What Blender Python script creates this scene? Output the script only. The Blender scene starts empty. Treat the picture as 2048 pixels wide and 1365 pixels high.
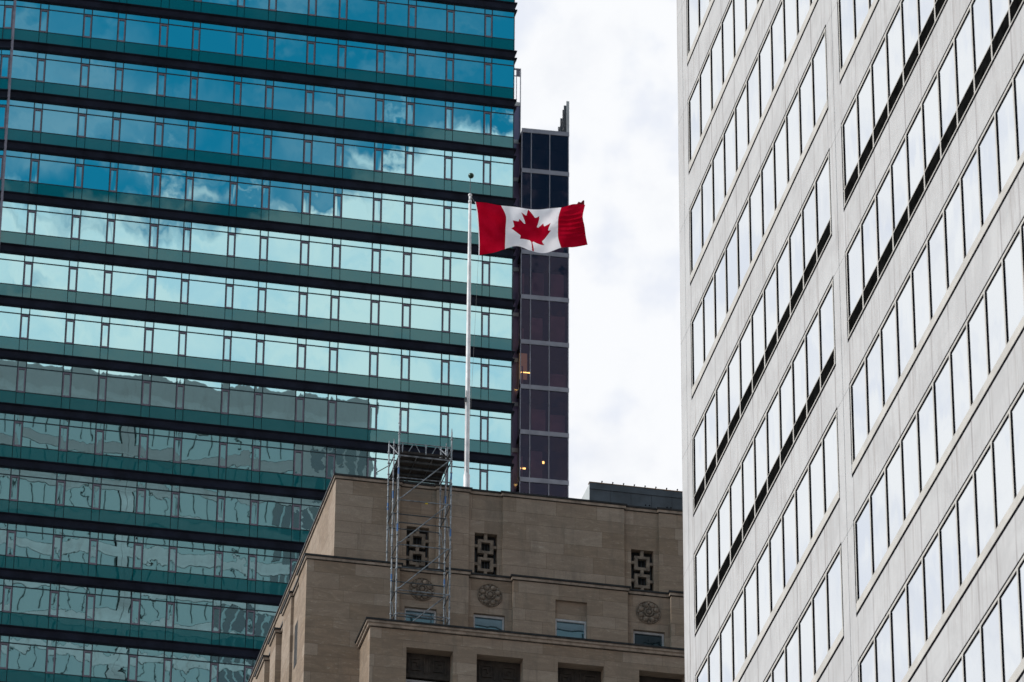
import bpy, bmesh, math, random
from mathutils import Vector, Matrix
random.seed(7)
R = math.radians
scene = bpy.context.scene
COL = scene.collection

# ------------------------------------------------------------------ camera
cam_data = bpy.data.cameras.new("camera")
cam_data.sensor_width = 36.0
cam_data.lens = 167.75
cam_data.clip_start = 0.5
cam_data.clip_end = 6000
cam_data.dof.use_dof = True
cam_data.dof.focus_distance = 178.0
cam_data.dof.aperture_fstop = 3.5
cam = bpy.data.objects.new("camera", cam_data)
COL.objects.link(cam)
cam.matrix_world = Matrix.Rotation(math.pi/2 + 0.50123, 4, 'X') @ Matrix.Rotation(0.00738, 4, 'Z')
scene.camera = cam
scene.render.resolution_x = 1024
scene.render.resolution_y = 682

# ------------------------------------------------------------------ light
scene.view_settings.view_transform = 'Standard'
scene.view_settings.look = 'None'
scene.view_settings.gamma = 1.0
scene.view_settings.exposure = 0.0
SUN_EL, SUN_DIR = R(38), Vector((-0.98, -0.199, 0)).normalized()
sd = bpy.data.lights.new("sun", 'SUN')
sd.energy = 3.0
sd.angle = R(9)
sd.color = (1.0, 0.95, 0.89)
sun = bpy.data.objects.new("sun", sd)
COL.objects.link(sun)
to_sun = Vector((SUN_DIR.x*math.cos(SUN_EL), SUN_DIR.y*math.cos(SUN_EL), math.sin(SUN_EL)))
sun.rotation_euler = to_sun.to_track_quat('Z', 'Y').to_euler()
sun.location = (0, 0, 400)

world = bpy.data.worlds.new("World")
scene.world = world
world.use_nodes = True
nt = world.node_tree
for n in list(nt.nodes): nt.nodes.remove(n)


class NG:
    """small node-graph helper"""
    def __init__(s, tree): s.t = tree
    def n(s, kind, **kw):
        nd = s.t.nodes.new(kind)
        for k, v in kw.items():
            if k.startswith('i_'):
                key = k[2:]
                key = int(key) if key.isdigit() else key.replace('_', ' ')
                s.put(nd.inputs[key], v)
            else:
                setattr(nd, k, v)
        return nd
    def put(s, sock, v):
        if isinstance(v, bpy.types.NodeSocket): s.t.links.new(v, sock)
        elif isinstance(v, bpy.types.Node): s.t.links.new(v.outputs[0], sock)
        else:
            if isinstance(v, (tuple, list)) and len(v) == 3 and sock.type == 'RGBA': v = (*v, 1)
            sock.default_value = v
    def m(s, op, a, b=0.0, c=None, clamp=False):
        nd = s.t.nodes.new('ShaderNodeMath'); nd.operation = op; nd.use_clamp = clamp
        s.put(nd.inputs[0], a); s.put(nd.inputs[1], b)
        if c is not None: s.put(nd.inputs[2], c)
        return nd.outputs[0]
    def v(s, op, a, b=(0, 0, 0), sc=None):
        nd = s.t.nodes.new('ShaderNodeVectorMath'); nd.operation = op
        s.put(nd.inputs[0], a)
        if op == 'SCALE': s.put(nd.inputs['Scale'], sc)
        else: s.put(nd.inputs[1], b)
        return nd.outputs[0]
    def mix(s, f, a, b, blend='MIX'):
        nd = s.t.nodes.new('ShaderNodeMix'); nd.data_type = 'RGBA'; nd.blend_type = blend
        s.put(nd.inputs[0], f); s.put(nd.inputs[6], a); s.put(nd.inputs[7], b)
        return nd.outputs[2]
    def ramp(s, f, lo, hi, a=0.0, b=1.0, smooth=True):
        nd = s.t.nodes.new('ShaderNodeMapRange'); nd.clamp = True
        nd.interpolation_type = 'SMOOTHSTEP' if smooth else 'LINEAR'
        s.put(nd.inputs[0], f)
        for i, q in enumerate((lo, hi, a, b)): s.put(nd.inputs[1+i], q)
        return nd.outputs[0]
    def noise(s, vec, scale, detail=4, rough=.5, dist=0.0, w=None):
        nd = s.t.nodes.new('ShaderNodeTexNoise')
        if w is not None: nd.noise_dimensions = '4D'; s.put(nd.inputs['W'], w)
        s.put(nd.inputs['Vector'], vec); s.put(nd.inputs['Scale'], scale)
        s.put(nd.inputs['Detail'], detail); s.put(nd.inputs['Roughness'], rough); s.put(nd.inputs['Distortion'], dist)
        return nd
    def sep(s, v):
        nd = s.t.nodes.new('ShaderNodeSeparateXYZ'); s.put(nd.inputs[0], v); return nd.outputs
    def comb(s, x, y, z):
        nd = s.t.nodes.new('ShaderNodeCombineXYZ')
        for i, q in enumerate((x, y, z)): s.put(nd.inputs[i], q)
        return nd.outputs[0]


def build_world():
    g = NG(nt)
    sky = g.n('ShaderNodeTexSky', sky_type='NISHITA', sun_disc=False)
    sky.sun_elevation = SUN_EL
    sky.sun_rotation = math.atan2(SUN_DIR.x, SUN_DIR.y)
    sky.air_density = 1.0; sky.dust_density = 0.6; sky.ozone_density = 3.0
    tc = g.n('ShaderNodeTexCoord')
    d = tc.outputs['Generated']
    x, y, z = g.sep(d)
    blue = g.mix(1.0, sky.outputs[0], (0.12, 1.42, 1.30), 'MULTIPLY')
    # fair-weather gap: the clouds part high up in the south-west half (behind the camera)
    ds = g.v('MULTIPLY', d, (1, 1, 1.9))
    n1 = g.noise(ds, 34, 6, .52, .12).outputs[0]
    n2 = g.noise(ds, 7, 4, .5).outputs[0]
    lift = g.m('MULTIPLY', x, 0.115)                     # the cloud edge climbs to the east
    edge = g.m('SUBTRACT', g.m('ADD', 0.4775, lift), z)   # >0 below the cloud edge
    k = g.m('ADD', g.m('MULTIPLY', edge, 58.0), g.m('MULTIPLY', g.m('SUBTRACT', n1, 0.5), 4.4))
    k = g.m('ADD', k, g.m('MULTIPLY', g.m('SUBTRACT', n2, 0.5), 2.0))
    behind = g.ramp(k, -0.35, 0.55)
    wisp = g.m('MULTIPLY', g.ramp(g.noise(ds, 21, 4, .5, .1).outputs[0], .42, .78), .30)
    behind = g.m('MAXIMUM', behind, wisp)
    front = g.ramp(y, -0.35, 0.1)
    cover = g.m('MAXIMUM', behind, front)
    # cloud tone: white with soft blue-grey bellies
    n3 = g.noise(g.v('MULTIPLY', d, (1, 1, 1.5)), 13, 6, .55, .2).outputs[0]
    tone = g.ramp(n3, .53, .72)
    tone2 = g.ramp(g.noise(g.v('ADD', d, (3.1, 1.7, .4)), 40, 5, .6, .3).outputs[0], .5, .75)
    cl = g.mix(tone, (9.6, 9.75, 10.0), (7.4, 7.75, 8.6))
    cl = g.mix(g.m('MULTIPLY', tone2, .45), cl, (8.0, 8.3, 9.0))
    n4 = g.noise(g.v('ADD', d, (.7, .2, .9)), 52, 4, .5).outputs[0]
    cl = g.mix(g.m('MULTIPLY', g.ramp(n4, .46, .66), .8), cl, (7.9, 8.35, 9.35))
    rear = g.ramp(y, .1, -0.35)
    n5 = g.noise(g.v('MULTIPLY', g.v('ADD', d, (.2, .6, .1)), (1, 1, 2.2)), 60, 5, .55, .1).outputs[0]
    rc = g.mix(tone, (11.0, 9.95, 9.7), (9.0, 8.9, 9.2))
    rc = g.mix(g.ramp(n5, .44, .68, 0, .55), rc, (6.2, 7.9, 9.0))
    rc = g.mix(g.ramp(n1, .40, .72, 0, .5), rc, (5.2, 7.3, 9.0))
    cl = g.mix(rear, cl, rc)
    skyc = g.mix(cover, blue, cl)
    bg = g.n('ShaderNodeBackground', i_Color=skyc, i_Strength=0.1)
    out = g.n('ShaderNodeOutputWorld')
    nt.links.new(bg.outputs[0], out.inputs[0])
build_world()
world.cycles.sampling_method = 'MANUAL'
world.cycles.sample_map_resolution = 512

# ------------------------------------------------------------------ materials
def mat(name):
    m = bpy.data.materials.new(name); m.use_nodes = True
    t = m.node_tree
    for n in list(t.nodes): t.nodes.remove(n)
    g = NG(t)
    g.out = g.n('ShaderNodeOutputMaterial')
    return m, g

def principled(name, color, rough=.6, metal=0.0, spec=.5, var=.12, scale=3.0, bump=0.0, bscale=20):
    m, g = mat(name)
    tc = g.n('ShaderNodeTexCoord')
    o = tc.outputs['Object']
    nz = g.noise(o, scale, 5, .6).outputs[0]
    dark = tuple(c*(1-var*2) for c in color)
    lite = tuple(min(1, c*(1+var)) for c in color)
    c = g.mix(g.ramp(nz, .3, .7), dark, lite)
    b = g.n('ShaderNodeBsdfPrincipled')
    g.put(b.inputs['Base Color'], c)
    g.put(b.inputs['Roughness'], g.ramp(g.noise(o, scale*2.3, 3).outputs[0], .3, .7, rough*.85, min(1, rough*1.15)))
    b.inputs['Metallic'].default_value = metal
    b.inputs['Specular IOR Level'].default_value = spec
    if bump:
        bn = g.n('ShaderNodeBump', i_Strength=.6, i_Distance=bump, i_Height=g.noise(o, bscale, 5, .6).outputs[0])
        g.put(b.inputs['Normal'], bn.outputs[0])
    m.node_tree.links.new(b.outputs[0], g.out.inputs[0])
    return m

def wavy_normal(g, amp, fx, fz, seed_amt=30.0):
    """face normal rocked by a slow noise that differs from pane to pane, as in heat-strengthened glass"""
    geo = g.n('ShaderNodeNewGeometry')
    oi = g.n('ShaderNodeObjectInfo')
    tc = g.n('ShaderNodeTexCoord')
    o = tc.outputs['Object']
    p = g.v('MULTIPLY', o, (fx, fx, fz))
    nz = g.noise(p, 1.0, 1, .4, .15, w=g.m('MULTIPLY', oi.outputs['Random'], seed_amt)).outputs[1]
    nz2 = g.noise(g.v('MULTIPLY', o, (fx*.35, fx*.35, fz*.3)), 1.0, 1, .4, w=g.m('MULTIPLY', oi.outputs['Random'], seed_amt*1.7)).outputs[1]
    a = g.v('SCALE', g.v('SUBTRACT', nz, (.5, .5, .5)), sc=amp)
    b = g.v('SCALE', g.v('SUBTRACT', nz2, (.5, .5, .5)), sc=amp*.9)
    nz3 = g.noise(g.v('MULTIPLY', o, (fx*3.1, fx*3.1, fz*2.6)), 1.0, 2, .5, .3, w=g.m('MULTIPLY', oi.outputs['Random'], seed_amt*.7)).outputs[1]
    b = g.v('ADD', b, g.v('SCALE', g.v('SUBTRACT', nz3, (.5, .5, .5)), sc=amp*.55))
    return g.v('NORMALIZE', g.v('ADD', g.v('ADD', geo.outputs['Normal'], a), b))

def mirror_glass(name, tint, under, fac, amp, fx, fz, rough=0.0, lowfac=None):
    m, g = mat(name)
    nrm = wavy_normal(g, amp, fx, fz)
    gl = g.n('ShaderNodeBsdfGlossy', i_Color=tint, i_Roughness=rough, i_Normal=nrm)
    df = g.n('ShaderNodeBsdfDiffuse', i_Color=under)
    mx = g.n('ShaderNodeMixShader', i_0=fac)
    m.node_tree.links.new(df.outputs[0], mx.inputs[1]); m.node_tree.links.new(gl.outputs[0], mx.inputs[2])
    m.node_tree.links.new(mx.outputs[0], g.out.inputs[0])
    return m

def stone_material():
    m, g = mat("ashlar_limestone")
    tc = g.n('ShaderNodeTexCoord')
    x, y, z = g.sep(tc.outputs['Object'])
    # courses alternate 0.71 m and 0.51 m: stretch z so that the brick grid is even
    P = 1.22
    zz = g.m('DIVIDE', g.m('ADD', z, 0.652), P)
    zi = g.m('FLOOR', zz); zf = g.m('FRACT', zz)
    a = g.m('MULTIPLY', g.m('MINIMUM', g.m('DIVIDE', zf, .58), 1.0), .5)
    b = g.m('MULTIPLY', g.m('MAXIMUM', g.m('DIVIDE', g.m('SUBTRACT', zf, .58), .42), 0.0), .5)
    zw = g.m('ADD', zi, g.m('ADD', a, b))
    xy = g.m('ADD', x, y)
    # block length varies from course to course
    row = g.m('FLOOR', g.m('MULTIPLY', zw, 2.0))
    wn = g.n('ShaderNodeTexWhiteNoise', noise_dimensions='1D'); g.put(wn.inputs['W'], row)
    xs = g.m('ADD', g.m('MULTIPLY', xy, g.m('ADD', .8, g.m('MULTIPLY', wn.outputs[0], .55))), g.m('MULTIPLY', wn.outputs[0], 9.0))
    bt = g.n('ShaderNodeTexBrick', offset=.45, offset_frequency=2, squash=.8, squash_frequency=3)
    g.put(bt.inputs['Vector'], g.comb(xs, zw, 0.0))
    g.put(bt.inputs['Color1'], (0.0, 0.0, 0.0)); g.put(bt.inputs['Color2'], (1, 1, 1)); g.put(bt.inputs['Mortar'], (.5, .5, .5))
    for k, v_ in (('Scale', 1.0), ('Mortar Size', 0.009), ('Mortar Smooth', .3), ('Bias', 0.0), ('Brick Width', 1.9), ('Row Height', .5)):
        g.put(bt.inputs[k], v_)
    blk = bt.outputs['Color']; mort = bt.outputs['Fac']
    vein = g.noise(g.comb(xy, g.m('MULTIPLY', z, 3.2), y), .9, 8, .68, 1.4).outputs[0]
    vein2 = g.noise(g.comb(g.m('ADD', xy, g.m('MULTIPLY', z, 1.3)), g.m('MULTIPLY', z, 5.5), y), 1.9, 7, .7, 2.2).outputs[0]
    grain = g.noise(tc.outputs['Object'], 17, 6, .75).outputs[0]
    c = g.mix(blk, (.218, .158, .117), (.315, .243, .192))
    c = g.mix(g.ramp(vein, .38, .7), c, g.mix(blk, (.29, .21, .15), (.375, .295, .235)))
    lines = g.m('MULTIPLY', g.ramp(vein2, .56, .66), g.ramp(vein, .42, .60))
    c = g.mix(g.m('MULTIPLY', lines, .75), c, (.47, .42, .355))
    c = g.mix(g.ramp(grain, .35, .68, 0, .3), c, (.17, .14, .115))
    stain = g.noise(g.comb(g.m('MULTIPLY', xy, 1.6), g.m('MULTIPLY', z, .35), y), 1.0, 6, .7).outputs[0]
    c = g.mix(g.ramp(stain, .48, .74, 0, .5), c, (.15, .125, .105))
    c = g.mix(g.m('MULTIPLY', mort, .5), c, (.11, .08, .058))
    b_ = g.n('ShaderNodeBsdfPrincipled'); g.put(b_.inputs['Base Color'], c)
    b_.inputs['Roughness'].default_value = .9; b_.inputs['Specular IOR Level'].default_value = .2
    h = g.m('SUBTRACT', g.m('ADD', g.m('MULTIPLY', grain, .4), g.m('MULTIPLY', vein, .5)), mort)
    bn = g.n('ShaderNodeBump', i_Strength=.5, i_Distance=.012, i_Height=h)
    g.put(b_.inputs['Normal'], bn.outputs[0])
    m.node_tree.links.new(b_.outputs[0], g.out.inputs[0])
    return m

def marble_panel_material():
    m, g = mat("white_stone_panel")
    tc = g.n('ShaderNodeTexCoord')
    o = tc.outputs['Object']
    x, y, z = g.sep(o)
    # run-off streaks below each mullion (pane pitch 1.509 m) and fainter random ones
    fx = g.m('FRACT', g.m('ADD', g.m('DIVIDE', x, 1.509), 0.5))
    # second bay starts 18.09 m along
    near = g.m('ABSOLUTE', g.m('SUBTRACT', fx, .5))
    strk = g.ramp(near, .012, .045, 1, 0)
    amt = g.noise(g.comb(g.m('MULTIPLY', x, 2.3), g.m('MULTIPLY', z, .22), 0.0), 1.0, 5, .65).outputs[0]
    strk = g.m('MULTIPLY', strk, g.ramp(amt, .36, .6))
    rnd = g.noise(g.comb(g.m('MULTIPLY', x, 6.0), g.m('MULTIPLY', z, .30), y), 1.0, 5, .7).outputs[0]
    big = g.noise(g.comb(g.m('MULTIPLY', x, .5), g.m('MULTIPLY', z, .12), y), 1.0, 4, .6).outputs[0]
    rnd = g.m('MULTIPLY', g.ramp(rnd, .46, .74), g.ramp(big, .36, .58))
    vein = g.noise(o, .6, 7, .65, 1.0).outputs[0]
    c = g.mix(g.ramp(vein, .3, .7), (.46, .445, .45), (.55, .535, .54))
    pan = g.n('ShaderNodeTexWhiteNoise', noise_dimensions='2D')
    g.put(pan.inputs['Vector'], g.comb(g.m('FLOOR', g.m('ADD', g.m('DIVIDE', x, 1.509*2), 0.01)), g.m('FLOOR', g.m('DIVIDE', z, 3.886)), 0.0))
    c = g.mix(g.m('MULTIPLY', pan.outputs[0], .16), c, (.40, .38, .38))
    c = g.mix(g.m('MULTIPLY', rnd, .8), c, (.28, .24, .225))
    c = g.mix(g.m('MULTIPLY', strk, .75), c, (.22, .19, .19))
    b = g.n('ShaderNodeBsdfPrincipled'); g.put(b.inputs['Base Color'], c)
    b.inputs['Roughness'].default_value = .5; b.inputs['Specular IOR Level'].default_value = .35
    bn = g.n('ShaderNodeBump', i_Strength=.3, i_Distance=.004, i_Height=g.noise(o, 9, 4, .6).outputs[0])
    g.put(b.inputs['Normal'], bn.outputs[0])
    m.node_tree.links.new(b.outputs[0], g.out.inputs[0])
    return m

M = {}
M['stone'] = stone_material()
M['coping'] = principled("weathered_coping_stone", (.31, .245, .20), .9, var=.2, scale=2.5, bump=.01)
M['carved'] = principled("carved_limestone", (.20, .155, .122), .9, var=.22, scale=5, bump=.01)
M['rmull'] = principled("grey_rear_mullion", (.055, .07, .07), .8, spec=.1, var=.2)
M['frieze'] = principled("dark_brown_frieze", (.036, .026, .020), .7, .1, var=.25, scale=3)  # even dark brown on the panels set back in the openings
M['flashing'] = principled("lead_flashing", (.02, .02, .022), .5, .3, var=.3)
M['marble'] = marble_panel_material()
M['dark'] = principled("black_gasket_and_shade", (.006, .006, .009), 1.0, spec=0.0, var=.2)
M['bronze'] = principled("beige_anodised_frame", (.56, .52, .48), .42, .15, var=.08, scale=1.2)
M['vent'] = principled("black_louvre", (.007, .007, .007), 1.0, spec=0.0, var=.3)
M['wglass'] = mirror_glass("reflective_window_glass", (.93, .95, .96), (.03, .04, .05), .93, .016, .7, .35)
M['tglass'] = mirror_glass("teal_mirror_glass", (.435, .745, .785), (.0, .03, .035), .95, .0065, .8, .9)
M['vglass'] = mirror_glass("teal_mirror_glass_small", (.435, .745, .785), (.0, .03, .035), .92, .008, 1.2, .6)
M['spandrel'] = mirror_glass("teal_spandrel_glass", (.35, .62, .62), (.002, .10, .115), .17, .006, .4, .4)
M['band'] = principled("charcoal_metal_band", (.011, .0135, .025), .7, 0.0, spec=.12, var=.2, scale=.6)
M['mull'] = principled("dark_teal_mullion", (.012, .025, .032), .4, .4, var=.2)
M['vframe'] = principled("mauve_grey_frame", (.13, .105, .135), .45, .3, var=.12)
M['post'] = principled("grey_metal_post", (.20, .18, .22), .4, .4, var=.12)
M['grey_metal'] = principled("grey_aluminium", (.27, .27, .31), .4, .4, var=.1, scale=1.0)
M['dpane'] = None
M['slate'] = principled("slate_metal_cladding", (.062, .076, .094), .5, .1, var=.16, scale=1.0)
M['slate_side'] = principled("pale_metal_cladding", (.50, .52, .53), .5, .1, var=.06, scale=1.0)
M['galv'] = principled("galvanised_steel", (.25, .265, .29), .45, .6, var=.3, scale=5)
M['galv_dark'] = principled("dark_steel_ledger", (.10, .11, .12), .5, .6, var=.25, scale=5)  # darker steel, mostly on tubes behind the front row
M['blue'] = principled("blue_marking_tape", (.04, .13, .33), .5, var=.1)
M['yellow'] = principled("yellow_tag", (.65, .48, .03), .5, var=.1)
M['plank'] = principled("plywood_deck", (.028, .021, .018), .85, var=.3, scale=2)
M['polew'] = principled("white_painted_pole", (.76, .74, .76), .4, var=.10, scale=3)
M['ball'] = principled("dark_green_ball", (.015, .05, .035), .3, .3, var=.2, scale=8)
M['wframe'] = principled("painted_window_frame", (.42, .42, .44), .5, var=.1)
M['rglass'] = mirror_glass("grey_green_window_glass", (.8, .82, .85), (.25, .31, .31), .12, .004, .7, .35)  # even grey-green panes with a weak mirror layer
M['nglass'] = mirror_glass("dark_corner_glass", (.8, .82, .85), (.02, .02, .02), .12, .004, .7, .35)
M['dglass'] = mirror_glass("dark_office_glass", (.30, .42, .50), (.01, .02, .025), .15, .012, 1.2, 1.0)
M['oglass'] = mirror_glass("office_window_glass", (.34, .52, .62), (.02, .06, .08), .6, .004, .9, .5)
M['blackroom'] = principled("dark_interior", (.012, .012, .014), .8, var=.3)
M['rope'] = principled("grey_halyard", (.3, .3, .3), .7, var=.1)
M['asphalt'] = principled("asphalt", (.05, .05, .05), .9, var=.2, scale=.5, bump=.01)
M['pave'] = principled("concrete_paving", (.28, .27, .25), .9, var=.12, scale=.4)
M['paint'] = principled("road_paint", (.75, .75, .72), .6, var=.1)
M['brown_reflection'] = principled("brown_reflection_panel", (.62, .36, .34), .8, var=.25, scale=.35)
M['concrete'] = principled("roof_gravel", (.2, .19, .18), .9, var=.2)

def dark_pane():
    m, g = mat("dark_purple_glass")
    nrm = wavy_normal(g, .02, .8, .7)
    gl = g.n('ShaderNodeBsdfGlossy', i_Color=(.50, .52, .75), i_Roughness=.02, i_Normal=nrm)
    tr = g.n('ShaderNodeBsdfTransparent', i_Color=(.72, .64, .70))
    df = g.n('ShaderNodeBsdfDiffuse', i_Color=(.032, .030, .052))
    mx = g.n('ShaderNodeMixShader', i_0=.25)
    m.node_tree.links.new(tr.outputs[0], mx.inputs[1]); m.node_tree.links.new(df.outputs[0], mx.inputs[2])
    mx2 = g.n('ShaderNodeMixShader', i_0=.035)
    m.node_tree.links.new(mx.outputs[0], mx2.inputs[1]); m.node_tree.links.new(gl.outputs[0], mx2.inputs[2])
    m.node_tree.links.new(mx2.outputs[0], g.out.inputs[0])
    return m
M['dpane'] = dark_pane()
M['dpane2'] = mirror_glass('dark_rear_glass', (.62, .58, .72), (.20, .175, .27), .07, .02, .8, .7)  # base colour raised to make up for the little light reaching it
def lamp_mat():
    m, g = mat("warm_lamp")
    e = g.n('ShaderNodeEmission', i_Color=(1.0, .66, .17), i_Strength=9)
    m.node_tree.links.new(e.outputs[0], g.out.inputs[0])
    return m
M['lamp'] = lamp_mat()

# ------------------------------------------------------------------ mesh helpers
class MB:
    def __init__(s): s.v = []; s.f = []
    def quad(s, a, b, c, d):
        i = len(s.v); s.v += [a, b, c, d]; s.f.append((i, i+1, i+2, i+3)); return s
    def box(s, x0, x1, y0, y1, z0, z1):
        i = len(s.v)
        s.v += [(x0,y0,z0),(x1,y0,z0),(x1,y1,z0),(x0,y1,z0),(x0,y0,z1),(x1,y0,z1),(x1,y1,z1),(x0,y1,z1)]
        s.f += [tuple(i+k for k in q) for q in ((0,3,2,1),(4,5,6,7),(0,1,5,4),(1,2,6,5),(2,3,7,6),(3,0,4,7))]
        return s
    def prism(s, poly, axis, a0, a1):
        """extrude a 2D polygon along axis ('x': poly in (y,z); 'z': poly in (x,y))"""
        n = len(poly); i = len(s.v)
        for a in (a0, a1):
            for p in poly: s.v.append((a, p[0], p[1]) if axis == 'x' else (p[0], p[1], a))
        s.f.append(tuple(i+k for k in range(n))[::-1]); s.f.append(tuple(i+n+k for k in range(n)))
        for k in range(n):
            k2 = (k+1) % n; s.f.append((i+k, i+k2, i+n+k2, i+n+k))
        return s
    def tube(s, p0, p1, r0, r1=None, n=10, cap=True):
        r1 = r0 if r1 is None else r1
        p0, p1 = Vector(p0), Vector(p1); d = (p1-p0).normalized()
        a = d.orthogonal().normalized(); b = d.cross(a); i = len(s.v)
        for p, r in ((p0, r0), (p1, r1)):
            for k in range(n):
                t = 2*math.pi*k/n; s.v.append(tuple(p + (a*math.cos(t)+b*math.sin(t))*r))
        for k in range(n):
            k2 = (k+1) % n; s.f.append((i+k, i+k2, i+n+k2, i+n+k))
        if cap: s.f.append(tuple(i+k for k in range(n))[::-1]); s.f.append(tuple(i+n+k for k in range(n)))
        return s
    def sphere(s, c, r, n=16, m=10, sq=(1, 1, 1)):
        i = len(s.v); c = Vector(c)
        for j in range(m+1):
            ph = math.pi*j/m
            for k in range(n):
                t = 2*math.pi*k/n
                s.v.append((c.x+r*sq[0]*math.sin(ph)*math.cos(t), c.y+r*sq[1]*math.sin(ph)*math.sin(t), c.z+r*sq[2]*math.cos(ph)))
        for j in range(m):
            for k in range(n):
                k2 = (k+1) % n; s.f.append((i+j*n+k, i+(j+1)*n+k, i+(j+1)*n+k2, i+j*n+k2))
        return s
    def obj(s, name, material, parent=None, smooth=False, bevel=0.0):
        me = bpy.data.meshes.new(name); me.from_pydata(s.v, [], s.f)
        bm = bmesh.new(); bm.from_mesh(me)
        bmesh.ops.remove_doubles(bm, verts=bm.verts, dist=1e-5)
        bmesh.ops.recalc_face_normals(bm, faces=bm.faces)
        bm.to_mesh(me); bm.free()
        if smooth:
            for p in me.polygons: p.use_smooth = True
        me.materials.append(M[material])
        o = bpy.data.objects.new(name, me); COL.objects.link(o)
        if parent: o.parent = parent
        if bevel:
            b = o.modifiers.new('bevel', 'BEVEL'); b.width = bevel; b.segments = 2; b.limit_method = 'ANGLE'
        return o

def raw(name, v, f, material, parent=None):
    """mesh without normal recalculation, for open sheets"""
    me = bpy.data.meshes.new(name); me.from_pydata(v, [], f); me.update()
    me.materials.append(M[material]); o = bpy.data.objects.new(name, me); COL.objects.link(o)
    if parent: o.parent = parent
    return o

def thing(name, label, cat, loc=(0, 0, 0), rz=0.0, group=None):
    o = bpy.data.objects.new(name, None); COL.objects.link(o)
    o.location = loc; o.rotation_euler = (0, 0, rz); o['label'] = label; o['category'] = cat
    if group: o['group'] = group
    return o

def copy_part(src, parent, loc, scale=(1, 1, 1), children=()):
    c = src.copy(); COL.objects.link(c); c.parent = parent; c.location = loc; c.scale = scale
    for ch in children:
        d = ch.copy(); COL.objects.link(d); d.parent = c
    return c

def walled(mb, u0, u1, z0, z1, y, holes, depth):
    """a wall face in the plane y with rectangular openings whose reveals run back by depth; holes = (u0,u1,z0,z1)"""
    us = sorted({u0, u1, *[h[0] for h in holes], *[h[1] for h in holes]})
    zs = sorted({z0, z1, *[h[2] for h in holes], *[h[3] for h in holes]})
    us = [u for u in us if u0 <= u <= u1]; zs = [z for z in zs if z0 <= z <= z1]
    for a, b in zip(us, us[1:]):
        for c, d in zip(zs, zs[1:]):
            mu, mz = (a+b)/2, (c+d)/2
            if any(h[0] < mu < h[1] and h[2] < mz < h[3] for h in holes): continue
            mb.quad((a, y, c), (b, y, c), (b, y, d), (a, y, d))
    for h in holes:
        a, b, c, d = h; y2 = y+depth
        mb.quad((a, y, c), (a, y, d), (a, y2, d), (a, y2, c)); mb.quad((b, y, c), (b, y2, c), (b, y2, d), (b, y, d))
        mb.quad((a, y, d), (b, y, d), (b, y2, d), (a, y2, d)); mb.quad((a, y, c), (a, y2, c), (b, y2, c), (b, y, c))
    return mb

def struct(o): o['kind'] = 'structure'; return o

GROUND = -1.6
# ------------------------------------------------------------------ ground
def ground():
    g = MB().quad((-3000, -3000, GROUND-.15), (3000, -3000, GROUND-.15), (3000, 3000, GROUND-.15), (-3000, 3000, GROUND-.15)).obj('ground', 'pave')
    struct(g)
    r = MB().quad((-14, -500, GROUND-.14), (12, -500, GROUND-.14), (12, 700, GROUND-.14), (-14, 700, GROUND-.14)).obj('road', 'asphalt')
    r.rotation_euler = (0, 0, .2); struct(r)
ground()

# ------------------------------------------------------------------ glass tower
GT = dict(loc=(-57.952, 271.893, 0), rz=.21)
ZF = [174.22-4.004*j for j in range(-4, 15)]
GZ = 4.004
COLS = [59.27, 57.657, 57.135, 54.93, 54.40, 52.20, 51.64, 50.04, 49.47, 47.28, 46.72, 45.10, 44.53, 42.27, 41.74, 40.03, 39.53,
        37.00, 36.50, 34.77, 34.20, 31.81, 31.29, 29.47, 28.91, 26.45, 25.90, 24.14]

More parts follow.
